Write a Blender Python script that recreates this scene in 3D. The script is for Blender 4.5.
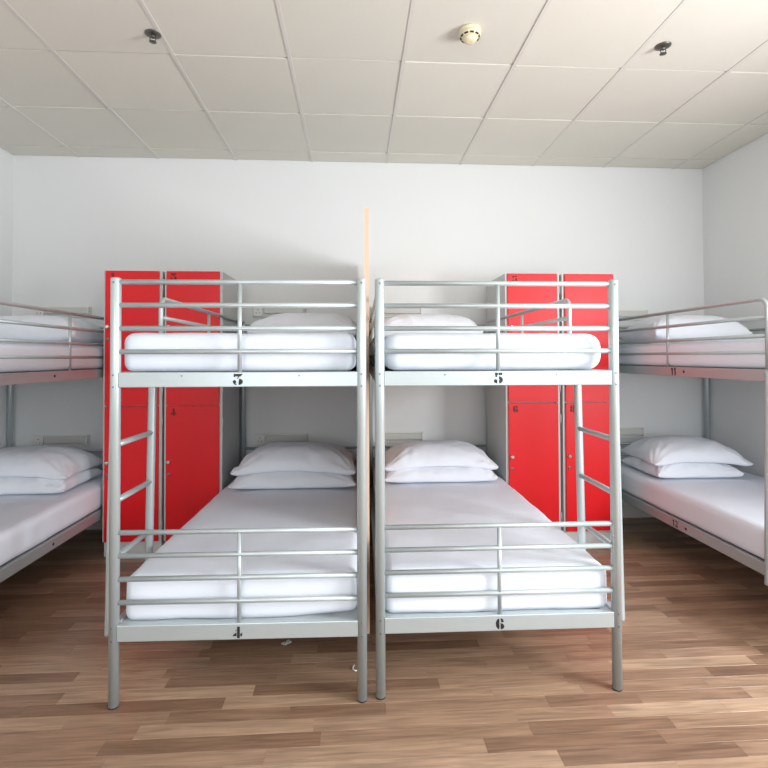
import bpy, bmesh, math, random
from mathutils import Vector, Matrix, noise

# ------------------------------------------------------------------ clear
for o in list(bpy.data.objects):
    bpy.data.objects.remove(o, do_unlink=True)
scene = bpy.context.scene
COL = scene.collection
random.seed(7)

# ------------------------------------------------------------------ camera
F_PX, YAW, PITCH, ROLL, EYE, SY = 501.82, 0.0584, 0.0167, -0.0030, 1.3175, -34.58
fwd = Vector((math.sin(YAW) * math.cos(PITCH), math.cos(YAW) * math.cos(PITCH), math.sin(PITCH)))
rgt = Vector((math.cos(YAW), -math.sin(YAW), 0))
upv = rgt.cross(fwd)
r2 = rgt * math.cos(ROLL) + upv * math.sin(ROLL)
u2 = -rgt * math.sin(ROLL) + upv * math.cos(ROLL)
cd = bpy.data.cameras.new('camera')
cam = bpy.data.objects.new('camera', cd)
COL.objects.link(cam)
cd.sensor_width = 36.0
cd.lens = 36.0 * F_PX / 768.0
cd.shift_y = SY / 768.0
cd.clip_start = 0.02
cam.matrix_world = Matrix(((r2.x, u2.x, -fwd.x, 0), (r2.y, u2.y, -fwd.y, 0), (r2.z, u2.z, -fwd.z, EYE), (0, 0, 0, 1)))
scene.camera = cam

# ------------------------------------------------------------------ world, light, exposure
scene.view_settings.view_transform = 'Standard'
scene.view_settings.look = 'None'
scene.view_settings.gamma = 1.0
scene.view_settings.use_curve_mapping = False
scene.view_settings.exposure = -0.03
world = bpy.data.worlds.new('sky')
scene.world = world
world.use_nodes = True
bg = world.node_tree.nodes['Background']
bg.inputs[0].default_value = (0.80, 0.90, 1.0, 1)
bg.inputs[1].default_value = 1.0

XL, XR, YB, YF, ZC = -2.635, 2.915, 4.022, -1.9, 2.891
# window openings (all outside the picture): right wall and the wall behind the photographer
WIN_R = (0.05, 1.35, 0.90, 2.10)                 # y0, y1, z0, z1
WIN_F = ((-1.75, -0.15, 0.85, 2.45), (1.15, 2.75, 0.85, 2.45))   # x0, x1, z0, z1


def area(name, loc, rot, sx, sy, power, color):
    l = bpy.data.lights.new(name, 'AREA')
    l.shape = 'RECTANGLE'
    l.size, l.size_y, l.energy, l.color = sx, sy, power, color
    o = bpy.data.objects.new(name, l)
    COL.objects.link(o)
    o.location = loc
    o.rotation_euler = rot
    return o


# daylight entering through the window openings
area('daylight_right_window', (XR - 0.005, (WIN_R[0] + WIN_R[1]) / 2, (WIN_R[2] + WIN_R[3]) / 2),
     (0, math.radians(90), 0), 1.1, 1.2, 150, (0.95, 0.98, 1.0))
for i, w in enumerate(WIN_F):
    area('daylight_rear_window', ((w[0] + w[1]) / 2, YF + 0.005, (w[2] + w[3]) / 2),
         (math.radians(90), 0, 0), 1.5, 1.5, (44, 38)[i], (0.95, 0.98, 1.0))

# ------------------------------------------------------------------ materials
MATS = {}


def mat(name, color, rough=0.5, metallic=0.0, var=0.0, vscale=8.0, bump=0.0, bscale=60.0, spec=0.5, rand=0.0):
    m = bpy.data.materials.new(name)
    m.use_nodes = True
    nt = m.node_tree
    b = nt.nodes['Principled BSDF']
    b.inputs['Roughness'].default_value = rough
    b.inputs['Metallic'].default_value = metallic
    b.inputs['Specular IOR Level'].default_value = spec
    tc = nt.nodes.new('ShaderNodeTexCoord')
    n = nt.nodes.new('ShaderNodeTexNoise')
    n.inputs['Scale'].default_value = vscale
    n.inputs['Detail'].default_value = 4
    nt.links.new(tc.outputs['Object'], n.inputs['Vector'])
    mx = nt.nodes.new('ShaderNodeMix')
    mx.data_type = 'RGBA'
    c0 = [c * (1 - var) for c in color]
    c1 = [min(1, c * (1 + var)) for c in color]
    mx.inputs['A'].default_value = (*c0, 1)
    mx.inputs['B'].default_value = (*c1, 1)
    nt.links.new(n.outputs['Fac'], mx.inputs['Factor'])
    out = mx.outputs['Result']
    if rand:
        oi = nt.nodes.new('ShaderNodeObjectInfo')
        hs = nt.nodes.new('ShaderNodeHueSaturation')
        mr = nt.nodes.new('ShaderNodeMapRange')
        mr.inputs['To Min'].default_value = 1 - rand
        mr.inputs['To Max'].default_value = 1 + rand
        nt.links.new(oi.outputs['Random'], mr.inputs['Value'])
        nt.links.new(mr.outputs['Result'], hs.inputs['Value'])
        nt.links.new(out, hs.inputs['Color'])
        out = hs.outputs['Color']
    nt.links.new(out, b.inputs['Base Color'])
    if bump:
        n2 = nt.nodes.new('ShaderNodeTexNoise')
        n2.inputs['Scale'].default_value = bscale
        n2.inputs['Detail'].default_value = 5
        nt.links.new(tc.outputs['Object'], n2.inputs['Vector'])
        bp = nt.nodes.new('ShaderNodeBump')
        bp.inputs['Strength'].default_value = bump
        bp.inputs['Distance'].default_value = 0.01
        nt.links.new(n2.outputs['Fac'], bp.inputs['Height'])
        nt.links.new(bp.outputs['Normal'], b.inputs['Normal'])
    MATS[name] = m
    return m


mat('wall_paint', (0.775, 0.787, 0.79), 0.85, var=0.015, vscale=1.5, bump=0.05, bscale=90)
mat('ceiling_tile', (0.715, 0.69, 0.62), 0.9, var=0.03, vscale=3, bump=0.12, bscale=220, rand=0.025)
mat('ceiling_bar', (0.67, 0.65, 0.61), 0.6, var=0.03)
mat('ceiling_void', (0.10, 0.10, 0.10), 0.9)
mat('silver_paint', (0.470, 0.530, 0.545), 0.36, metallic=0.42, var=0.03, vscale=12)
mat('base_board', (0.62, 0.65, 0.66), 0.6, var=0.02)
mat('black_rubber', (0.02, 0.02, 0.022), 0.6)
mat('black_paint', (0.012, 0.012, 0.014), 0.55, var=0.2, vscale=40)
mat('bolt_steel', (0.22, 0.22, 0.22), 0.35, metallic=0.7)
mat('sheet', (0.785, 0.83, 0.915), 0.9, var=0.01, bump=0.20, bscale=12, spec=0.1)
mat('pillowcase', (0.785, 0.815, 0.885), 0.9, var=0.012, bump=0.40, bscale=15, spec=0.1)
mat('locker_red', (0.74, 0.004, 0.010), 0.40, var=0.04, vscale=2, spec=0.42)
mat('locker_grey', (0.56, 0.57, 0.57), 0.42, metallic=0.1, var=0.03)
mat('locker_plinth', (0.66, 0.66, 0.66), 0.6, var=0.03)
mat('dark_print', (0.10, 0.006, 0.008), 0.6)
mat('chrome', (0.75, 0.75, 0.75), 0.2, metallic=1.0)
mat('white_plastic', (0.74, 0.74, 0.71), 0.4, var=0.01)
mat('diffuser', (0.60, 0.60, 0.57), 0.35, var=0.01)
mat('slot_dark', (0.03, 0.03, 0.03), 0.7)
mat('cream_plastic', (0.76, 0.70, 0.48), 0.45, var=0.02)
mat('sprinkler_metal', (0.16, 0.155, 0.14), 0.35, metallic=0.8)
mat('baseboard_white', (0.72, 0.72, 0.71), 0.5, var=0.01)
mat('window_frame', (0.80, 0.80, 0.80), 0.4)


def mat_wood_panel():
    m = mat('wood_panel', (0.72, 0.49, 0.33), 0.55)
    nt = m.node_tree
    b = nt.nodes['Principled BSDF']
    tc = nt.nodes.new('ShaderNodeTexCoord')
    mp = nt.nodes.new('ShaderNodeMapping')
    mp.inputs['Scale'].default_value = (20, 20, 1.2)
    n = nt.nodes.new('ShaderNodeTexNoise')
    n.inputs['Scale'].default_value = 3
    n.inputs['Detail'].default_value = 5
    cr = nt.nodes.new('ShaderNodeValToRGB')
    cr.color_ramp.elements[0].position = 0.3
    cr.color_ramp.elements[0].color = (0.66, 0.44, 0.31, 1)
    cr.color_ramp.elements[1].position = 0.75
    cr.color_ramp.elements[1].color = (0.80, 0.58, 0.43, 1)
    nt.links.new(tc.outputs['Object'], mp.inputs['Vector'])
    nt.links.new(mp.outputs['Vector'], n.inputs['Vector'])
    nt.links.new(n.outputs['Fac'], cr.inputs['Fac'])
    nt.links.new(cr.outputs['Color'], b.inputs['Base Color'])


mat_wood_panel()


def mat_floor(name, by_position):
    """laminate: each strip its own tone, long grain along x"""
    m = bpy.data.materials.new(name)
    m.use_nodes = True
    nt = m.node_tree
    N, Lk = nt.nodes, nt.links
    b = N['Principled BSDF']
    b.inputs['Roughness'].default_value = 0.30
    b.inputs['Specular IOR Level'].default_value = 0.45
    tc = N.new('ShaderNodeTexCoord')
    if by_position:
        at = N.new('ShaderNodeAttribute')
        at.attribute_name = 'tone'
        rnd = at.outputs['Fac']
    else:
        oi = N.new('ShaderNodeObjectInfo')
        rnd = oi.outputs['Random']
    off = N.new('ShaderNodeCombineXYZ')
    ml = N.new('ShaderNodeMath'); ml.operation = 'MULTIPLY'; ml.inputs[1].default_value = 57.0
    Lk.new(rnd, ml.inputs[0])
    Lk.new(ml.outputs[0], off.inputs[0]); Lk.new(ml.outputs[0], off.inputs[1])
    ad = N.new('ShaderNodeVectorMath'); ad.operation = 'ADD'
    Lk.new(tc.outputs['Object'], ad.inputs[0]); Lk.new(off.outputs[0], ad.inputs[1])
    mp = N.new('ShaderNodeMapping')
    mp.inputs['Scale'].default_value = (1.6, 26, 1)
    Lk.new(ad.outputs[0], mp.inputs['Vector'])
    n1 = N.new('ShaderNodeTexNoise')
    n1.inputs['Scale'].default_value = 2.2; n1.inputs['Detail'].default_value = 6; n1.inputs['Distortion'].default_value = 0.9
    Lk.new(mp.outputs['Vector'], n1.inputs['Vector'])
    mp2 = N.new('ShaderNodeMapping')
    mp2.inputs['Scale'].default_value = (5, 160, 1)
    Lk.new(ad.outputs[0], mp2.inputs['Vector'])
    n2 = N.new('ShaderNodeTexNoise')
    n2.inputs['Scale'].default_value = 2.0; n2.inputs['Detail'].default_value = 3
    Lk.new(mp2.outputs['Vector'], n2.inputs['Vector'])
    tone = N.new('ShaderNodeValToRGB')
    e = tone.color_ramp.elements
    e[0].position = 0.0; e[0].color = (0.232, 0.136, 0.088, 1)
    e[1].position = 1.0; e[1].color = (0.462, 0.318, 0.216, 1)
    for p, c in ((0.22, (0.290, 0.178, 0.117)), (0.5, (0.345, 0.219, 0.145)), (0.78, (0.400, 0.262, 0.176))):
        k = e.new(p); k.color = (*c, 1)
    Lk.new(rnd, tone.inputs['Fac'])
    g = N.new('ShaderNodeMapRange')
    g.inputs['From Min'].default_value = 0.3; g.inputs['From Max'].default_value = 0.7
    g.inputs['To Min'].default_value = 0.66; g.inputs['To Max'].default_value = 1.22
    Lk.new(n1.outputs['Fac'], g.inputs['Value'])
    g2 = N.new('ShaderNodeMapRange')
    g2.inputs['From Min'].default_value = 0.3; g2.inputs['From Max'].default_value = 0.7
    g2.inputs['To Min'].default_value = 0.88; g2.inputs['To Max'].default_value = 1.08
    Lk.new(n2.outputs['Fac'], g2.inputs['Value'])
    mm = N.new('ShaderNodeMath'); mm.operation = 'MULTIPLY'
    Lk.new(g.outputs[0], mm.inputs[0]); Lk.new(g2.outputs[0], mm.inputs[1])
    hs = N.new('ShaderNodeHueSaturation')
    Lk.new(tone.outputs['Color'], hs.inputs['Color']); Lk.new(mm.outputs[0], hs.inputs['Value'])
    Lk.new(hs.outputs['Color'], b.inputs['Base Color'])
    MATS[name] = m


mat_floor('laminate', False)
mat_floor('laminate_joined', True)


def mat_glass():
    m = bpy.data.materials.new('window_glass')
    m.use_nodes = True
    b = m.node_tree.nodes['Principled BSDF']
    b.inputs['Base Color'].default_value = (0.95, 0.97, 0.97, 1)
    b.inputs['Transmission Weight'].default_value = 1.0
    b.inputs['Roughness'].default_value = 0.02
    MATS['window_glass'] = m


mat_glass()

# ------------------------------------------------------------------ helpers


def bm_box(bm, x0, x1, y0, y1, z0, z1, bevel=0.0):
    vs = [bm.verts.new((x, y, z)) for z in (z0, z1) for y in (y0, y1) for x in (x0, x1)]
    fs = [(0, 2, 3, 1), (4, 5, 7, 6), (0, 1, 5, 4), (2, 6, 7, 3), (0, 4, 6, 2), (1, 3, 7, 5)]
    faces = [bm.faces.new([vs[i] for i in f]) for f in fs]
    if bevel:
        es = list({e for f in faces for e in f.edges})
        bmesh.ops.bevel(bm, geom=es, offset=bevel, segments=2, profile=0.5, affect='EDGES')


def bm_tube(bm, pts, r, seg=12, r_end=None):
    pts = [Vector(p) for p in pts]
    n = len(pts)
    rings = []
    ref = None
    for i, p in enumerate(pts):
        if i == 0:
            t = (pts[1] - p)
        elif i == n - 1:
            t = (p - pts[i - 1])
        else:
            t = (pts[i + 1] - p).normalized() + (p - pts[i - 1]).normalized()
        t.normalize()
        if ref is None:
            ref = Vector((0, 0, 1)) if abs(t.z) < 0.9 else Vector((1, 0, 0))
        a = (ref - t * ref.dot(t)).normalized()
        ref = a
        b = t.cross(a)
        rr = r if r_end is None else r + (r_end - r) * i / (n - 1)
        rings.append([bm.verts.new(p + (a * math.cos(k * 2 * math.pi / seg) + b * math.sin(k * 2 * math.pi / seg)) * rr) for k in range(seg)])
    for i in range(n - 1):
        for k in range(seg):
            f = bm.faces.new((rings[i][k], rings[i][(k + 1) % seg], rings[i + 1][(k + 1) % seg], rings[i + 1][k]))
            f.smooth = True
    bm.faces.new(list(reversed(rings[0])))
    bm.faces.new(rings[-1])


def bm_lathe(bm, prof, seg=24, axis='Z', origin=(0, 0, 0)):
    """prof: list of (radius, height)"""
    ox, oy, oz = origin
    rings = []
    for r, h in prof:
        ring = []
        for k in range(seg):
            a = 2 * math.pi * k / seg
            if axis == 'Z':
                c = (ox + r * math.cos(a), oy + r * math.sin(a), oz + h)
            else:   # -Y facing
                c = (ox + r * math.cos(a), oy - h, oz + r * math.sin(a))
            ring.append(bm.verts.new(c))
        rings.append(ring)
    for i in range(len(rings) - 1):
        for k in range(seg):
            f = bm.faces.new((rings[i][k], rings[i][(k + 1) % seg], rings[i + 1][(k + 1) % seg], rings[i + 1][k]))
            f.smooth = True
    bm.faces.new(list(reversed(rings[0])))
    bm.faces.new(rings[-1])


def obj(name, bm, material, parent=None, loc=(0, 0, 0), rot=(0, 0, 0), smooth_angle=None):
    bmesh.ops.recalc_face_normals(bm, faces=bm.faces)
    me = bpy.data.meshes.new(name)
    bm.to_mesh(me)
    bm.free()
    me.materials.append(MATS[material])
    o = bpy.data.objects.new(name, me)
    COL.objects.link(o)
    o.location = loc
    o.rotation_euler = rot
    if parent is not None:
        o.parent = parent
    return o


def share(name, me, parent, loc=(0, 0, 0), rot=(0, 0, 0)):
    o = bpy.data.objects.new(name, me)
    COL.objects.link(o)
    o.location = loc
    o.rotation_euler = rot
    o.parent = parent
    return o


def box(name, x0, x1, y0, y1, z0, z1, material, parent=None, bevel=0.0):
    bm = bmesh.new()
    bm_box(bm, x0, x1, y0, y1, z0, z1, bevel)
    return obj(name, bm, material, parent)


def tube(name, pts, r, material, parent=None, seg=12):
    bm = bmesh.new()
    bm_tube(bm, pts, r, seg)
    return obj(name, bm, material, parent)


def tag(o, label, cat, group=None):
    o['label'] = label
    o['category'] = cat
    if group:
        o['group'] = group
    return o


def struct(o):
    o['kind'] = 'structure'
    return o


def empty(name, loc=(0, 0, 0), rz=0.0):
    o = bpy.data.objects.new(name, None)
    COL.objects.link(o)
    o.location = loc
    o.rotation_euler = (0, 0, rz)
    o.empty_display_size = 0.1
    return o


# ------------------------------------------------------------------ structure: walls
TH = 0.12
FLOOR_LOW = -0.06
bm = bmesh.new(); bm_box(bm, XL - TH, XR + TH, YB, YB + TH, FLOOR_LOW, ZC + 0.2)
struct(obj('wall_back', bm, 'wall_paint'))
bm = bmesh.new(); bm_box(bm, XL - TH, XL, YF, YB, FLOOR_LOW, ZC + 0.2)
struct(obj('wall_left', bm, 'wall_paint'))
bm = bmesh.new()
y0, y1, z0, z1 = WIN_R
bm_box(bm, XR, XR + TH, YF, y0, FLOOR_LOW, ZC + 0.2); bm_box(bm, XR, XR + TH, y1, YB, FLOOR_LOW, ZC + 0.2)
bm_box(bm, XR, XR + TH, y0, y1, FLOOR_LOW, z0); bm_box(bm, XR, XR + TH, y0, y1, z1, ZC + 0.2)
struct(obj('wall_right', bm, 'wall_paint'))
bm = bmesh.new()
xs = [XL - TH, WIN_F[0][0], WIN_F[0][1], WIN_F[1][0], WIN_F[1][1], XR + TH]
for i in range(5):
    if i in (1, 3):
        bm_box(bm, xs[i], xs[i + 1], YF - TH, YF, FLOOR_LOW, 0.85); bm_box(bm, xs[i], xs[i + 1], YF - TH, YF, 2.45, ZC + 0.2)
    else:
        bm_box(bm, xs[i], xs[i + 1], YF - TH, YF, FLOOR_LOW, ZC + 0.2)
struct(obj('wall_front', bm, 'wall_paint'))


def window(n, horizontal, a0, a1, z0, z1, plane):
    def bx(bm, u0, u1, w0, w1, v0, v1):
        if horizontal:
            bm_box(bm, u0, u1, plane - w1, plane - w0, v0, v1)
        else:
            bm_box(bm, plane + w0, plane + w1, u0, u1, v0, v1)
    bm = bmesh.new()
    t = 0.05
    bx(bm, a0, a0 + t, 0.03, 0.09, z0, z1); bx(bm, a1 - t, a1, 0.03, 0.09, z0, z1)
    bx(bm, a0 + t, a1 - t, 0.03, 0.09, z0, z0 + t); bx(bm, a0 + t, a1 - t, 0.03, 0.09, z1 - t, z1)
    am = (a0 + a1) / 2
    bx(bm, am - t / 2, am + t / 2, 0.03, 0.09, z0 + t, z1 - t)
    w = struct(obj('window_%d' % n, bm, 'window_frame'))
    for p0, p1 in ((a0 + t, am - t / 2), (am + t / 2, a1 - t)):
        bm = bmesh.new(); bx(bm, p0, p1, 0.055, 0.061, z0 + t, z1 - t)
        obj('pane', bm, 'window_glass', w)


window(1, False, *WIN_R, XR)
window(2, True, *WIN_F[0], YF)
window(3, True, *WIN_F[1], YF)
struct(box('baseboard_back', XL, XR, YB - 0.012, YB, 0.0, 0.10, 'baseboard_white', bevel=0.003))
struct(box('baseboard_left', XL, XL + 0.012, YF, YB - 0.012, 0.0, 0.10, 'baseboard_white', bevel=0.003))
struct(box('baseboard_right', XR - 0.012, XR, YF, YB - 0.012, 0.0, 0.10, 'baseboard_white', bevel=0.003))

# ------------------------------------------------------------------ structure: floor of laminate strips
PT = 0.008
floor = struct(box('floor', XL, XR, YF, YB, -0.06, -PT, 'base_board'))
SW = 0.0672
strips = []
row = 0
rs = random.Random(11)
y = YB
while y > YF:
    ya = max(y - SW, YF)
    x = XL - rs.uniform(0, 0.5)
    while x < XR:
        ln = rs.choice((0.36, 0.44, 0.52, 0.62, 0.74))
        xa, xb = max(x, XL), min(x + ln, XR)
        if xb - xa > 0.02:
            strips.append((xa, xb, ya, y))
        x += ln
    y = ya


def seen(s):
    xa, xb, ya, yb = s
    ym = (ya + yb) / 2
    xm = (xa + xb) / 2
    d = (Vector((xm, ym, 0)) - Vector((0, 0, EYE)))
    if d.dot(fwd) < 0.3:
        return None
    v = 384 + SY - F_PX * d.dot(u2) / d.dot(fwd)
    ua = 384 + F_PX * (Vector((xa, ym, -EYE))).dot(r2) / d.dot(fwd)
    ub = 384 + F_PX * (Vector((xb, ym, -EYE))).dot(r2) / d.dot(fwd)
    return v < 780 and ub > -10 and ua < 778


near = sorted([s for s in strips if seen(s)], key=lambda s: s[2])[:290]
nearset = set(near)


def plank_bm(bm, lx, ly, ox=0, oy=0):
    g, b = 0.0001, 0.0005
    hx, hy = lx / 2 - g, ly / 2 - g
    lo = [bm.verts.new((ox + sx * hx, oy + sy * hy, -PT)) for sx, sy in ((-1, -1), (1, -1), (1, 1), (-1, 1))]
    md = [bm.verts.new((ox + sx * hx, oy + sy * hy, -b)) for sx, sy in ((-1, -1), (1, -1), (1, 1), (-1, 1))]
    hi = [bm.verts.new((ox + sx * (hx - b), oy + sy * (hy - b), 0)) for sx, sy in ((-1, -1), (1, -1), (1, 1), (-1, 1))]
    fs = [bm.faces.new(hi)]
    for k in range(4):
        j = (k + 1) % 4
        fs.append(bm.faces.new((md[k], md[j], hi[j], hi[k])))
        fs.append(bm.faces.new((lo[k], lo[j], md[j], md[k])))
    return fs


cache = {}
for s in near:
    key = (round(s[1] - s[0], 3), round(s[3] - s[2], 3))
    if key not in cache:
        bm = bmesh.new(); plank_bm(bm, *key)
        me = bpy.data.meshes.new('plank'); bm.to_mesh(me); bm.free(); me.materials.append(MATS['laminate'])
        cache[key] = me
    share('plank', cache[key], floor, ((s[0] + s[1]) / 2, (s[2] + s[3]) / 2, 0))
bm = bmesh.new()
lay = bm.faces.layers.float.new('tone')
for s in strips:
    if s in nearset:
        continue
    t = rs.random()
    for f in plank_bm(bm, s[1] - s[0], s[3] - s[2], (s[0] + s[1]) / 2, (s[2] + s[3]) / 2):
        f[lay] = t
rest = obj('far_planks', bm, 'laminate_joined', floor)
rest['kind'] = 'stuff'

# ------------------------------------------------------------------ structure: suspended ceiling
ceil = struct(box('ceiling', XL, XR, YF, YB, ZC + 0.03, ZC + 0.10, 'ceiling_void'))
GX, GY, TS = -0.3378, 3.832, 0.6
cols = sorted([GX + i * TS for i in range(-8, 9) if XL < GX + i * TS < XR])
rows = sorted([GY - j * TS for j in range(-2, 14) if YF < GY - j * TS < YB])
cx = [XL] + cols + [XR]
cy = [YF] + rows + [YB]
BW = 0.016
tc_cache = {}
rt = random.Random(3)
for i in range(len(cx) - 1):
    for j in range(len(cy) - 1):
        w, d = round(cx[i + 1] - cx[i], 3), round(cy[j + 1] - cy[j], 3)
        if w < 0.03 or d < 0.03:
            continue
        if (w, d) not in tc_cache:
            bm = bmesh.new()
            g = 0.0065
            bm_box(bm, -w / 2 + g, w / 2 - g, -d / 2 + g, d / 2 - g, -0.0015, 0.015)
            me = bpy.data.meshes.new('ceiling_tile')
            bmesh.ops.recalc_face_normals(bm, faces=bm.faces)
            bm.to_mesh(me); bm.free(); me.materials.append(MATS['ceiling_tile'])
            tc_cache[(w, d)] = me
        share('ceiling_tile', tc_cache[(w, d)], ceil,
              ((cx[i] + cx[i + 1]) / 2, (cy[j] + cy[j + 1]) / 2, ZC + 0.003 + rt.uniform(-0.001, 0.002)),
              (rt.uniform(-0.004, 0.004), rt.uniform(-0.004, 0.004), 0))
for x in cols:
    box('grid_bar', x - 0.009, x + 0.009, YF, YB, ZC - 0.0015, ZC + 0.03, 'ceiling_bar', ceil)
for yy in rows:
    for i in range(len(cx) - 1):
        a = cx[i] + (0.009 if i else 0)
        b = cx[i + 1] - (0.009 if i < len(cx) - 2 else 0)
        box('grid_bar', a, b, yy - BW / 2, yy + BW / 2, ZC + 0.008, ZC + 0.03, 'ceiling_bar', ceil)

# ------------------------------------------------------------------ stencil numerals (flat paint)


def arc(cx, cz, rx, rz, t, a0, a1, n=10, t1=None):
    """ring segment, thickness t (t1 at end)"""
    o, inn = [], []
    for k in range(n + 1):
        a = math.radians(a0 + (a1 - a0) * k / n)
        o.append((cx + rx * math.cos(a), cz + rz * math.sin(a)))
        tt = t if t1 is None else t + (t1 - t) * k / n
        inn.append((cx + (rx - tt) * math.cos(a), cz + (rz - tt) * math.sin(a)))
    return o + inn[::-1]


def disc(cx, cz, r, n=12):
    return [(cx + r * math.cos(2 * math.pi * k / n), cz + r * math.sin(2 * math.pi * k / n)) for k in range(n)]


def rect(x0, x1, z0, z1):
    return [(x0, z0), (x1, z0), (x1, z1), (x0, z1)]


GLYPH = {   # unit height 1, heavy stencil figures
    '1': [rect(0.16, 0.40, 0.0, 1.0), [(0.0, 0.72), (0.14, 0.78), (0.14, 1.0), (0.0, 0.86)]],
    '2': [arc(0.36, 0.68, 0.36, 0.32, 0.20, 150, -35), rect(0.02, 0.34, 0.0, 0.20), rect(0.39, 0.74, 0.0, 0.24),
          [(0.10, 0.23), (0.34, 0.23), (0.60, 0.45), (0.40, 0.50)]],
    '3': [[(0.06, 0.72), (0.14, 0.72), (0.26, 0.78), (0.48, 0.80), (0.66, 0.76), (0.88, 1.0), (0.06, 1.0)],
          [(0.36, 0.56), (0.44, 0.56), (0.56, 0.77), (0.46, 0.77)],
          arc(0.46, 0.30, 0.42, 0.30, 0.26, 75, -82), disc(0.14, 0.30, 0.155), arc(0.36, 0.30, 0.36, 0.30, 0.12, 215, 262)],
    '4': [rect(0.42, 0.66, 0.0, 1.0), [(0.0, 0.18), (0.37, 0.18), (0.37, 0.50), (0.24, 0.42), (0.14, 0.34)],
          [(0.27, 0.62), (0.33, 0.58), (0.37, 0.74), (0.33, 0.76)], rect(0.70, 0.84, 0.16, 0.40), [(0.84, 0.16), (0.90, 0.5), (0.80, 0.40)]],
    '5': [rect(0.10, 0.38, 0.78, 1.0), rect(0.44, 0.78, 0.78, 1.0), [(0.14, 0.58), (0.30, 0.60), (0.30, 0.80), (0.14, 0.80)],
          arc(0.44, 0.34, 0.40, 0.34, 0.27, 82, -80), disc(0.16, 0.24, 0.17), arc(0.36, 0.30, 0.36, 0.30, 0.12, 215, 258)],
    '8': [arc(0.38, 0.74, 0.32, 0.26, 0.16, 84, -84), arc(0.34, 0.74, 0.32, 0.26, 0.16, 96, 264), arc(0.38, 0.27, 0.36, 0.28, 0.18, 84, -84), arc(0.34, 0.27, 0.36, 0.28, 0.18, 96, 264)],
    '6': [arc(0.36, 0.50, 0.36, 0.50, 0.27, 100, 260, 14), arc(0.42, 0.28, 0.36, 0.28, 0.25, 84, -84), rect(0.36, 0.42, 0.50, 0.58),
          arc(0.42, 0.72, 0.32, 0.28, 0.16, 84, 30), disc(0.60, 0.74, 0.12)],
}


def numeral(name, text, h, parent, mtx, material='black_paint', gap=0.12):
    bm = bmesh.new()
    off = 0.0
    for ch in text:
        polys = GLYPH[ch]
        w = max(p[0] for q in polys for p in q)
        for q in polys:
            f = [bm.verts.new(((off + x) * h, -0.0005, z * h)) for x, z in q]
            b = [bm.verts.new(((off + x) * h, 0.0, z * h)) for x, z in q]
            n = len(q)
            bm.faces.new(f)
            for k in range(n):
                bm.faces.new((f[k], f[(k + 1) % n], b[(k + 1) % n], b[k]))
        off += w + gap
    W = (off - gap) * h
    bmesh.ops.triangulate(bm, faces=[f for f in bm.faces if len(f.verts) > 4])
    bmesh.ops.translate(bm, verts=bm.verts, vec=(-W / 2, 0, -h / 2))
    bmesh.ops.transform(bm, matrix=mtx, verts=bm.verts)
    return obj(name, bm, material, parent)


# ------------------------------------------------------------------ bunk beds
BL = 2.003           # bed length between post centres
PR, RR = 0.0190, 0.0098
H_FRONT_, H_REAR_ = 1.628, 1.585
UB0_, UB1_, LB0, LB1 = 1.2074, 1.2647, 0.249, 0.3101
R_UP_ = [1.6116 - i * 0.0894 for i in range(4)]
R_LO = [0.6545 - i * 0.0879 for i in range(4)]
G_UP_ = [1.598, 1.509, 1.418, 1.336]


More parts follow.
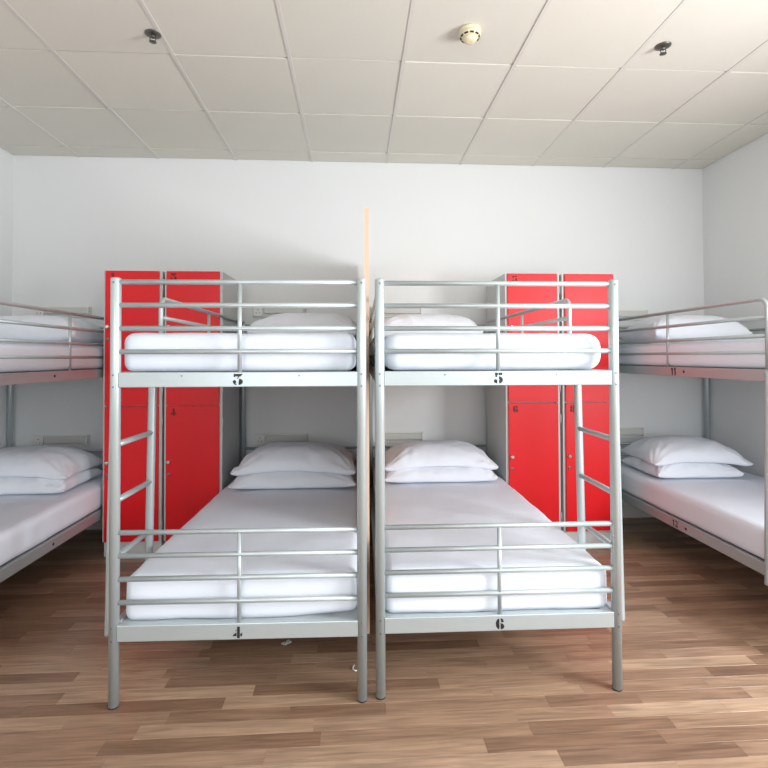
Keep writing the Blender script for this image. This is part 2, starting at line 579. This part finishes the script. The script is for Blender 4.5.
def bunk_bed(name, loc, rz, W, ladder_side, numbers_on, nums, label, STILE=0.415, du=0.0, dg=0.0, go=0.01):
    """local frame: x across, y along (0 = foot end towards the room), ladder_side -1 at x=0, +1 at x=W"""
    t = empty(name, loc, rz)
    tag(t, label, 'bunk bed', 'silver metal bunk beds')
    S = 'silver_paint'
    UB0, UB1 = UB0_ - du, UB1_ - du
    R_UP, G_UP = [z - du for z in R_UP_], [z - dg for z in G_UP_]
    H_FRONT, H_REAR = H_FRONT_ - du, H_REAR_ - du
    for px in (0, W):
        for py, hh in ((0, H_FRONT), (BL, H_REAR)):
            bm = bmesh.new()
            bm_lathe(bm, [(PR, 0.006), (PR, hh - 0.006), (PR * 0.93, hh - 0.002), (PR * 0.7, hh)], 20)
            p = obj('post', bm, S, t, (px, py, 0))
            bm = bmesh.new()
            bm_lathe(bm, [(PR * 0.90, 0.0), (PR * 0.99, 0.002), (PR * 0.99, 0.005), (PR * 0.97, 0.0065)], 20)
            obj('foot_cap', bm, 'black_rubber', p)
            if py == 0:
                for bz in (hh - 0.020, UB1 - 0.010, UB0 + 0.002, LB1 - 0.006, LB0 + 0.006):
                    bm = bmesh.new()
                    bm_lathe(bm, [(0.0036, -0.001), (0.0040, 0.0008), (0.0022, 0.0016)], 8, 'Y', (0, -PR, bz))
                    obj('bolt', bm, 'bolt_steel', p)
    # end frames
    for py, ups, los in ((0, R_UP, R_LO), (BL, [z - 0.04 for z in R_UP], [z - 0.04 for z in R_LO])):
        for z0, z1, zs in ((UB0, UB1, ups), (LB0, LB1, los)):
            box('end_beam', PR * 0.8, W - PR * 0.8, py - 0.014, py + 0.014, z0, z1, S, t, 0.003)
            for z in zs:
                tube('end_rail', [(PR * 0.7, py, z), (W - PR * 0.7, py, z)], RR, S, t)
            tube('end_upright', [(W / 2, py, z1 - 0.004), (W / 2, py, zs[0] - RR * 0.3)], 0.0085, S, t)
    # beam bolts of the upper foot beam
    for bx in (0.255, 0.70):
        bm = bmesh.new()
        bm_lathe(bm, [(0.0030, -0.001), (0.0034, 0.0008), (0.002, 0.0015)], 8, 'Y', (bx * W / 0.94, -0.014, UB1 - 0.014))
        obj('bolt', bm, 'bolt_steel', t)
    # side beams and base boards
    for px in (0, W):
        for z0, z1 in ((UB0, UB1), (LB0, LB1)):
            box('side_beam', px - 0.012, px + 0.012, PR * 0.8, BL - PR * 0.8, z0, z1, S, t, 0.003)
    for z1 in (UB1, LB1):
        box('base_board', 0.0125, W - 0.0125, 0.015, BL - 0.015, z1 - 0.030, z1 - 0.014, 'base_board', t)
    # guard rails on both long sides of the upper bunk
    for px, open_ in ((0, ladder_side < 0), (W, ladder_side > 0)):
        ye = STILE + go if open_ else 0.0
        g = G_UP
        if open_:
            rc = 0.045
            pts = [(px, BL - PR * 0.5, g[0])]
            for k in range(0, 7):
                a = math.radians(90 * k / 6)
                pts.append((px, ye + rc - rc * math.sin(a), g[0] - rc + rc * math.cos(a)))
            pts.append((px, ye, UB1 - 0.004))
            tube('guard_top_rail', pts, 0.0108, S, t)
            for z in g[1:]:
                tube('guard_rail', [(px, BL - PR * 0.5, z), (px, ye, z)], 0.0098, S, t)
        else:
            for z in g:
                tube('guard_rail', [(px, BL - PR * 0.5, z), (px, PR * 0.5, z)], 0.0098, S, t)
        tube('guard_upright', [(px, 1.14, UB1 - 0.004), (px, 1.14, g[0])], 0.0085, S, t)
    # ladder
    sx = 0 if ladder_side < 0 else W
    sg = -1 if ladder_side < 0 else 1
    top, bot = sx + sg * 0.032, sx + sg * 0.050
    zt, zb = UB1 - 0.006, LB0 - 0.012

    def lx(z):
        return top + (bot - top) * (zt - z) / (zt - zb)
    for ly in (0.066, STILE):
        bm = bmesh.new()
        bm_tube(bm, [(top, ly, zt), (lx(zt - 0.02), ly, zt - 0.02), (lx(zb + 0.01), ly, zb + 0.01), (bot, ly, zb)], 0.0178, 16)
        obj('ladder_stile', bm, S, t)
    for z in (0.975, 0.750, 0.522):
        tube('ladder_rung', [(lx(z), 0.066, z), (lx(z), STILE, z)], 0.0118, S, t)
    # painted numbers
    if numbers_on == 'end':
        for n, zc, dx in ((nums[0], (UB0 + UB1) / 2, 0.0), (nums[1], (LB0 + LB1) / 2 - 0.003, 0.0)):
            numeral('stencil_number', n, 0.043, t, Matrix.Translation((W / 2 - 0.003 + dx, -0.0142, zc)))
    elif numbers_on == 'side':
        # on the face of the aisle-side beam
        px, ang = (0, -math.pi / 2) if ladder_side < 0 else (W, math.pi / 2)
        for n, zc in ((nums[0], (UB0 + UB1) / 2), (nums[1], (LB0 + LB1) / 2)):
            if n:
                m = Matrix.Translation((px + sg * 0.0122, 1.070, zc)) @ Matrix.Rotation(ang, 4, 'Z')
                numeral('stencil_number', n, 0.045 if n == '11' else 0.038, t, m, gap=0.22)
        for zc in (UB0 + 0.030, LB0 + 0.030):
            bm = bmesh.new()
            bm_lathe(bm, [(0.008, -0.001), (0.0085, 0.001), (0.004, 0.002)], 10, 'Z')
            bmesh.ops.transform(bm, verts=bm.verts, matrix=Matrix.Translation((px + sg * 0.012, 0.97, zc)) @ Matrix.Rotation(sg * math.pi / 2, 4, 'Y'))
            obj('bolt', bm, 'black_paint', t)
    return t


B1 = dict(loc=(-0.9132, 1.9772, 0), rz=-0.022, W=0.94)
B2 = dict(loc=(0.0983, 1.9687, 0), rz=-0.012, W=0.94)
B0 = dict(loc=(-2.606, 1.965, 0), rz=0.0, W=0.905)
B3 = dict(loc=(2.005, 1.965, 0), rz=0.0, W=0.885)
bunk_bed('bunk_bed', B1['loc'], B1['rz'], B1['W'], -1, 'end', ('3', '4'), 'silver metal bunk bed stencilled three and four on its foot beams, wood divider against it')
bunk_bed('bunk_bed', B2['loc'], B2['rz'], B2['W'], 1, 'end', ('5', '6'), 'silver metal bunk bed stencilled five and six on its foot beams')
bunk_bed('bunk_bed', B0['loc'], B0['rz'], B0['W'], 1, 'side', (None, None), 'silver metal bunk bed along the side wall with no number on its rails', 0.415, 0.017, 0.009)
bunk_bed('bunk_bed', B3['loc'], B3['rz'], B3['W'], -1, 'side', ('11', '12'), 'silver metal bunk bed along the side wall, stencilled eleven and twelve on its beams', 0.318, 0.010, -0.003, 0.043)

# ------------------------------------------------------------------ mattresses


def rounded_axis(h, r, nin):
    out = [-h, -h + 0.15 * r, -h + 0.4 * r, -h + 0.7 * r, -h + r]
    k = nin
    inner = [(-h + r) + (2 * h - 2 * r) * i / k for i in range(1, k)]
    return out + inner + [-v for v in reversed(out)]


def mattress(name, bed, x0, x1, y0, y1, zb, zt, seed, label, droop=0.0, r=0.038):
    hx, hy, hz = (x1 - x0) / 2, (y1 - y0) / 2, (zt - zb) / 2
    ax, ay, az = rounded_axis(hx, r, 22), rounded_axis(hy, r, 40), rounded_axis(hz, r, 4)
    bm = bmesh.new()
    vm = {}

    def V(i, j, k):
        if (i, j, k) in vm:
            return vm[(i, j, k)]
        p = Vector((ax[i], ay[j], az[k]))
        c = Vector((max(-hx + r, min(hx - r, p.x)), max(-hy + r, min(hy - r, p.y)), max(-hz + r, min(hz - r, p.z))))
        d = p - c
        n = Vector((0, 0, 0))
        if d.length > 1e-9:
            m = max(abs(d.x), abs(d.y), abs(d.z))
            q = d.normalized() * m
            p = c + q
            n = d.normalized()
        s = Vector((seed * 3.7, seed * 1.3, 0))
        a = 0.0045 * noise.noise(p * 5 + s) + 0.0022 * noise.noise(Vector((p.x * 18, p.y * 18, p.z * 9)) + s)
        if p.z > -hz + 0.004:
            p = p + n * a
            # slightly crowned top, soft pulled edges
            cr = (1 - (p.x / hx) ** 2) * (1 - (p.y / hy) ** 4)
            if p.z > 0:
                p.z += 0.008 * max(0, cr) * (p.z / hz)
        if droop and p.z < 0:      # corner lifting off the board
            f = max(0, (p.x / hx - 0.45)) * max(0, (-p.y / hy - 0.9)) * 10
            p.z += droop * min(1, f * 1.6) * (-p.z / hz)
        vm[(i, j, k)] = bm.verts.new(p)
        return vm[(i, j, k)]
    nx, ny, nz = len(ax) - 1, len(ay) - 1, len(az) - 1

    def quad(a, b, c, d):
        f = bm.faces.new((V(*a), V(*b), V(*c), V(*d)))
        f.smooth = True
    for i in range(nx):
        for j in range(ny):
            quad((i, j, 0), (i, j + 1, 0), (i + 1, j + 1, 0), (i + 1, j, 0))
            quad((i, j, nz), (i + 1, j, nz), (i + 1, j + 1, nz), (i, j + 1, nz))
    for i in range(nx):
        for k in range(nz):
            quad((i, 0, k), (i + 1, 0, k), (i + 1, 0, k + 1), (i, 0, k + 1))
            quad((i, ny, k), (i, ny, k + 1), (i + 1, ny, k + 1), (i + 1, ny, k))
    for j in range(ny):
        for k in range(nz):
            quad((0, j, k), (0, j, k + 1), (0, j + 1, k + 1), (0, j + 1, k))
            quad((nx, j, k), (nx, j + 1, k), (nx, j + 1, k + 1), (nx, j, k + 1))
    c, s = math.cos(bed['rz']), math.sin(bed['rz'])
    lx, ly = (x0 + x1) / 2, (y0 + y1) / 2
    loc = (bed['loc'][0] + lx * c - ly * s, bed['loc'][1] + lx * s + ly * c, (zb + zt) / 2)
    o = obj(name, bm, 'sheet', None, loc, (0, 0, bed['rz']))
    tag(o, label, 'mattress', 'white sheeted mattresses')
    return o


UZ, LZ = UB1_ + 0.0005, LB1 - 0.014
MT_U, MT_L = 1.418, 0.475
mattress('mattress', B1, -0.002, 0.915, 0.045, 1.975, UZ, MT_U, 1, 'white sheeted mattress of the upper bunk stencilled three')
mattress('mattress', B1, 0.016, 0.923, 0.030, 1.975, LZ, MT_L, 2, 'white sheeted mattress of the lower bunk stencilled four', 0.03)
mattress('mattress', B2, 0.020, 0.930, 0.045, 1.975, UZ, MT_U, 3, 'white sheeted mattress of the upper bunk stencilled five', 0, 0.058)
mattress('mattress', B2, 0.016, 0.926, 0.022, 1.975, LZ, MT_L, 4, 'white sheeted mattress of the lower bunk stencilled six')
mattress('mattress', B0, 0.02, B0['W'] + 0.002, 0.045, 1.975, UZ - 0.017, MT_U - 0.017, 5, 'white sheeted mattress on the upper deck of the unnumbered side-wall bunk')
mattress('mattress', B0, 0.02, B0['W'] + 0.008, 0.045, 1.975, LB1 + 0.0005, MT_L, 6, 'white sheeted mattress on the lower deck of the unnumbered side-wall bunk')
mattress('mattress', B3, -0.002, B3['W'] - 0.02, 0.045, 1.975, UZ - 0.010, MT_U - 0.010, 7, 'white sheeted mattress of the side-wall upper bunk stencilled eleven')
mattress('mattress', B3, -0.008, B3['W'] - 0.02, 0.045, 1.975, LB1 + 0.0005, MT_L, 8, 'white sheeted mattress of the side-wall lower bunk stencilled twelve')

# ------------------------------------------------------------------ pillows


def pillow(x, y, zbase, rz, a, b, T, seed, label, tilt=0.0, flat=0.30, droop=0.0):
    """a, b half sizes, T full thickness; the underside is flatter than the top"""
    bm = bmesh.new()
    n, m = 44, 32
    s = Vector((seed * 5.1, seed * 2.3, seed))
    top, botm = {}, {}
    for i in range(n + 1):
        for j in range(m + 1):
            u, v = -1 + 2 * i / n, -1 + 2 * j / m
            u = math.copysign(1 - (1 - abs(u)) ** 1.25, u)
            v = math.copysign(1 - (1 - abs(v)) ** 1.25, v)
            px = a * u * (1 - 0.055 * (1 - v * v)) + 0.010 * noise.noise(Vector((u * 2, v * 2, 0)) + s) * abs(u)
            py = b * v * (1 - 0.075 * (1 - u * u)) + 0.010 * noise.noise(Vector((u * 2, v * 2, 4)) + s) * abs(v)
            th = (max(0, 1 - abs(u) ** 3.6) * max(0, 1 - abs(v) ** 2.8)) ** 0.44
            wr = noise.noise(Vector((px * 9 + 2 * noise.noise(Vector((px * 4, py * 4, seed))), py * 9, 1)) + s)
            wr2 = noise.noise(Vector((px * 24, py * 14, 7)) + s)
            edge = 1 - th
            fold = 0.0
            for cu in (-1, 1):
                for cv in (-1, 1):
                    dd = math.hypot((u - cu) * a, (v - cv) * b)
                    an = math.atan2((v - cv) * b, (u - cu) * a)
                    fold += math.sin(an * 15 + seed * 2.1 + cu + 3 * wr) * math.exp(-(dd / 0.17) ** 2) * min(1, dd / 0.05)
            zt = T * (1 - flat) * th + (0.018 * wr + 0.008 * wr2 + 0.013 * fold) * (0.40 + 0.9 * edge) * min(1, th * 4 + 0.25)
            zb = -T * flat * min(1, th * 1.25) + (0.003 * wr2) * (1 - th)
            zb = max(zb, -T * flat)
            sag = -droop * min(1.0, 0.9 * abs(u) ** 3 + 0.55 * abs(v) ** 2.5)
            lift = 0.018 * (abs(u) ** 6) * (abs(v) ** 2)
            if i in (0, n) or j in (0, m):
                w_ = bm.verts.new((px, py, (0.012 * wr + lift + sag)))
                top[i, j] = botm[i, j] = w_
            else:
                top[i, j] = bm.verts.new((px, py, max(zt, zb + 0.002) + sag))
                botm[i, j] = bm.verts.new((px, py, zb + sag))
    for i in range(n):
        for j in range(m):
            for d, o_ in ((top, 0), (botm, 1)):
                q = [d[i, j], d[i + 1, j], d[i + 1, j + 1], d[i, j + 1]]
                f = bm.faces.new(q if not o_ else q[::-1])
                f.smooth = True
    o = obj('pillow', bm, 'pillowcase', None, (x, y, zbase + T * flat), (tilt, 0, rz))
    sd = o.modifiers.new('smooth', 'SUBSURF')
    sd.levels = 1
    sd.render_levels = 1
    tag(o, label, 'pillow', 'white pillows on the bunks')
    return o


ZU, ZL = MT_U + 0.006, MT_L + 0.006


def bedpt(bed, lx, ly):
    c, s = math.cos(bed['rz']), math.sin(bed['rz'])
    return bed['loc'][0] + lx * c - ly * s, bed['loc'][1] + lx * s + ly * c


def bed_pillow(bed, lx, ly, z, rz, a, b, T, seed, label, tilt=0.0, flat=0.30, droop=0.0):
    x, y = bedpt(bed, lx, ly)
    return pillow(x, y, z, bed['rz'] + rz, a, b, T, seed, label, tilt, flat, droop)


bed_pillow(B1, 0.555, 1.55, ZU, -0.02, 0.370, 0.255, 0.205, 1, 'single white pillow on the upper bunk stencilled three')
bed_pillow(B2, 0.390, 1.57, ZU, 0.02, 0.355, 0.25, 0.200, 2, 'single white pillow on the upper bunk stencilled five')
bed_pillow(B0, 0.455, 1.55, ZU - 0.017, 0.02, 0.385, 0.26, 0.200, 3, 'single white pillow on the upper deck of the unnumbered side-wall bunk')
bed_pillow(B3, 0.365, 1.54, ZU - 0.010, -0.05, 0.335, 0.26, 0.200, 4, 'single white pillow on the side-wall upper bunk stencilled eleven')
bed_pillow(B1, 0.490, 1.48, ZL, 0.02, 0.400, 0.265, 0.135, 5, 'bottom pillow of the white pair on the lower bunk stencilled four', 0, 0.22)
bed_pillow(B1, 0.495, 1.52, ZL + 0.122, -0.02, 0.400, 0.27, 0.130, 6, 'top pillow of the white pair on the lower bunk stencilled four', 0, 0.25, 0.055)
bed_pillow(B2, 0.455, 1.57, ZL, 0.0, 0.380, 0.26, 0.135, 7, 'bottom pillow of the white pair on the lower bunk stencilled six', 0, 0.22)
bed_pillow(B2, 0.460, 1.60, ZL + 0.120, 0.01, 0.385, 0.26, 0.122, 8, 'top pillow of the white pair on the lower bunk stencilled six', 0, 0.25, 0.055)
bed_pillow(B0, 0.455, 1.45, ZL, 0.02, 0.385, 0.26, 0.135, 9, 'bottom pillow of the white pair on the unnumbered side-wall bunk', 0, 0.22)
bed_pillow(B0, 0.455, 1.49, ZL + 0.122, 0.0, 0.385, 0.26, 0.130, 10, 'top pillow of the white pair on the unnumbered side-wall bunk', 0, 0.25, 0.055)
bed_pillow(B3, 0.340, 1.56, ZL, -0.03, 0.300, 0.26, 0.135, 11, 'bottom pillow of the white pair on the side-wall bunk stencilled twelve', 0, 0.22)
bed_pillow(B3, 0.375, 1.57, ZL + 0.122, -0.08, 0.340, 0.26, 0.132, 12, 'top pillow of the white pair on the side-wall bunk stencilled twelve', 0, 0.25, 0.050)

# ------------------------------------------------------------------ wooden divider between the two middle beds
bm = bmesh.new()
pf, pb = (0.0475, 2.42), (0.0875, 3.94)
th = 0.0215
quad_ = [(pf[0], pf[1]), (pf[0] + th, pf[1]), (pb[0] + th * 0.68, pb[1]), (pb[0], pb[1])]
lo = [bm.verts.new((x, y, 0)) for x, y in quad_]
hi = [bm.verts.new((x, y, 2.043)) for x, y in quad_]
bm.faces.new(lo[::-1]); bm.faces.new(hi)
for k in range(4):
    bm.faces.new((lo[k], lo[(k + 1) % 4], hi[(k + 1) % 4], hi[k]))
dv = obj('divider_panel', bm, 'wood_panel')
tag(dv, 'tall thin light wood panel standing between the bunks stencilled three and five', 'panel')

# ------------------------------------------------------------------ lockers
LY0, LY1, LH = 3.45, 3.95, 1.906


def locker(x0, x1, nums, label):
    t = empty('locker', ((x0 + x1) / 2, LY0, 0))
    tag(t, label, 'locker', 'red steel lockers')
    w = (x1 - x0) / 2
    G, f = 'locker_grey', 0.024
    d = LY1 - LY0
    bm = bmesh.new()
    bm_box(bm, -w, -w + f, 0.0, d, 0.10, LH); bm_box(bm, w - f, w, 0.0, d, 0.10, LH)
    bm_box(bm, -w + f, w - f, 0.02, d, 0.10, 0.125); bm_box(bm, -w + f, w - f, 0.02, d, LH - 0.012, LH)
    bm_box(bm, -w + f, w - f, 0.02, d, 0.99, 1.01); bm_box(bm, -w + f, w - f, d - 0.02, d, 0.125, LH - 0.012)
    obj('body', bm, G, t)
    box('plinth', -w + 0.004, w - 0.004, 0.015, d - 0.01, 0.0, 0.10, 'locker_plinth', t)
    dl, dr = -w + f * 0.62, w - f * 0.75
    for k, (z0, z1) in enumerate(((1.004, LH - 0.002), (0.104, 0.999))):
        door = box('door', dl, dr, -0.016, 0.0, z0, z1, 'locker_red', t, 0.003)
        kz = z0 + 0.525
        bm = bmesh.new(); bm_lathe(bm, [(0.014, 0), (0.014, 0.004), (0.009, 0.006), (0.012, 0.016), (0.010, 0.019)], 14, 'Y', (dl + 0.022, -0.016, kz))
        obj('knob', bm, 'chrome', door)
        bm = bmesh.new(); bm_lathe(bm, [(0.010, 0), (0.010, 0.004), (0.006, 0.005)], 12, 'Y', (dl + 0.022, -0.016, kz - 0.082))
        obj('lock', bm, 'bolt_steel', door)
        if nums[k]:
            numeral('door_number', nums[k], 0.048, door, Matrix.Translation((dl + 0.048, -0.0162, z1 - 0.040)), 'dark_print')
        for hz in (z0 + 0.10, z1 - 0.11):
            tube('hinge', [(w + 0.003, -0.004, hz - 0.03), (w + 0.003, -0.004, hz + 0.03)], 0.004, G, door)
    return t


locker(-1.672, -1.290, ('1', '2'), 'red two-door steel locker numbered one, beside the unnumbered side-wall bunk')
locker(-1.274, -0.892, ('3', '4'), 'red two-door steel locker numbered three above four, by the bunk stencilled three')
locker(1.052, 1.438, ('5', '6'), 'red two-door steel locker numbered five, by the bunk stencilled five')
locker(1.458, 1.844, (None, '8'), 'red two-door steel locker numbered only on its bottom door, by the bunk stencilled eleven')

# ------------------------------------------------------------------ bedhead socket and light units on the back wall


def wall_unit(x0, x1, z0, z1, label):
    t = empty('wall_unit', ((x0 + x1) / 2, YB, (z0 + z1) / 2))
    tag(t, label, 'socket unit', 'bedhead socket units')
    w, h = (x1 - x0) / 2, (z1 - z0) / 2
    box('back_plate', -w, w, -0.014, 0, -h, h, 'white_plastic', t, 0.003)
    s = 2 * h * 0.86
    so = box('socket', -w + 0.006, -w + 0.006 + s, -0.026, -0.014, -s / 2, s / 2, 'white_plastic', t, 0.003)
    cx_ = -w + 0.006 + s / 2
    for dx, dz, ww, hh in ((0, 0.016, 0.005, 0.010), (-0.013, -0.010, 0.009, 0.005), (0.013, -0.010, 0.009, 0.005)):
        box('pin_hole', cx_ + dx - ww / 2, cx_ + dx + ww / 2, -0.0264, -0.0255, dz - hh / 2, dz + hh / 2, 'slot_dark', so)
    l0, l1 = -w + 0.016 + s, w - 0.012
    box('light_housing', l0, l1, -0.042, -0.014, -h * 0.35, h * 0.80, 'diffuser', t, 0.006)
    box('end_cap', l1, l1 + 0.010, -0.046, -0.014, -h * 0.55, h * 0.90, 'white_plastic', t, 0.002)
    return t


wall_unit(-0.789, -0.375, 0.631, 0.722, 'white socket and light strip on wall low above the paired pillows of bunk four')
wall_unit(0.135, 0.545, 0.634, 0.725, 'white socket and light strip on wall low above the paired pillows of bunk six')
wall_unit(-2.463, -2.045, 0.640, 0.731, 'white socket and light strip on wall low above the pillow pair beside locker one')
wall_unit(1.950, 2.365, 0.650, 0.741, 'white socket and light strip on wall low above the paired pillows of bunk twelve')
wall_unit(-0.803, -0.390, 1.640, 1.728, 'white socket and light strip on wall high above the single pillow of bunk three')
wall_unit(0.130, 0.540, 1.640, 1.728, 'white socket and light strip on wall high above the single pillow of bunk five')
wall_unit(-2.464, -2.040, 1.635, 1.722, 'white socket and light strip on wall high above the single pillow beside locker one')
wall_unit(1.995, 2.410, 1.620, 1.707, 'white socket and light strip on wall high above the single pillow of bunk eleven')

# ------------------------------------------------------------------ ceiling fittings
t = empty('smoke_detector', (0.557, 2.362, ZC))
tag(t, 'round cream plastic smoke detector on the ceiling', 'smoke detector')
bm = bmesh.new(); bm_lathe(bm, [(0.050, 0.003), (0.053, -0.002), (0.053, -0.012), (0.050, -0.016)], 28); obj('base', bm, 'cream_plastic', t)
bm = bmesh.new(); bm_lathe(bm, [(0.050, -0.016), (0.051, -0.026), (0.042, -0.034), (0.034, -0.036)], 28); b_ = obj('body', bm, 'cream_plastic', t)
for k in range(10):
    a = k * math.pi / 5
    bm = bmesh.new()
    bm_box(bm, -0.009, 0.009, -0.047, -0.034, -0.0345, -0.0295)
    bmesh.ops.rotate(bm, verts=bm.verts, matrix=Matrix.Rotation(a, 3, 'Z'))
    obj('vent_slot', bm, 'slot_dark', b_)
bm = bmesh.new(); bm_lathe(bm, [(0.034, -0.034), (0.034, -0.044), (0.026, -0.052), (0.012, -0.055)], 24); obj('sensor_cap', bm, 'cream_plastic', t)


def sprinkler(x, y, label):
    t = empty('fire_sprinkler', (x, y, ZC))
    t.scale = (1, 1, 0.72)
    tag(t, label, 'sprinkler', 'ceiling fire sprinklers')
    M_ = 'sprinkler_metal'
    bm = bmesh.new(); bm_lathe(bm, [(0.038, 0.001), (0.038, -0.003), (0.026, -0.010), (0.012, -0.012)], 24); obj('escutcheon', bm, M_, t)
    bm = bmesh.new(); bm_lathe(bm, [(0.010, -0.010), (0.010, -0.024), (0.007, -0.026)], 12); obj('nozzle', bm, M_, t)
    for s in (-1, 1):
        tube('frame_arm', [(s * 0.008, 0, -0.022), (s * 0.015, 0, -0.030), (s * 0.013, 0, -0.042), (s * 0.002, 0, -0.052)], 0.0025, M_, t, 8)
    tube('bulb', [(0, 0, -0.024), (0, 0, -0.050)], 0.0022, 'chrome', t, 8)
    bm = bmesh.new(); bm_lathe(bm, [(0.006, -0.048), (0.017, -0.054), (0.017, -0.056), (0.003, -0.058)], 16); obj('deflector', bm, M_, t)


sprinkler(-0.973, 2.468, 'grey metal fire sprinkler on the ceiling over the bunk stencilled three')
sprinkler(1.561, 2.427, 'grey metal fire sprinkler on the ceiling between the smoke detector and the bunk stencilled eleven')

# ------------------------------------------------------------------ scraps left on the floor under the bunk stencilled four
bm = bmesh.new()
pts = [(0.0, 0.030, 0.006), (-0.006, 0.018, 0.004), (-0.006, 0.006, 0.003), (0.002, -0.004, 0.003), (0.010, -0.006, 0.004)]
bm_tube(bm, pts, 0.003, 8)
tag(obj('plastic_scrap', bm, 'white_plastic', None, (-0.004, 2.140, 0.0)), 'small curled white plastic scrap on the floor beside a bunk post foot', 'scrap')
bm = bmesh.new()
g = {}
for i in range(7):
    for j in range(5):
        g[i, j] = bm.verts.new((i * 0.007 - 0.02, j * 0.007 - 0.014, 0.0025 + 0.006 * abs(noise.noise(Vector((i * 0.9, j * 0.8, 2.0))))))
for i in range(6):
    for j in range(4):
        if (i + 2 * j) % 9 != 0:
            bm.faces.new((g[i, j], g[i + 1, j], g[i + 1, j + 1], g[i, j + 1]))
o_ = obj('wrapper_scrap', bm, 'diffuser', None, (-0.318, 2.36, 0.0), (0, 0, 0.7))
sl = o_.modifiers.new('thickness', 'SOLIDIFY')
sl.thickness = 0.0015
tag(o_, 'crumpled grey wrapper scrap on the floor beneath the foot beam stencilled four', 'scrap')
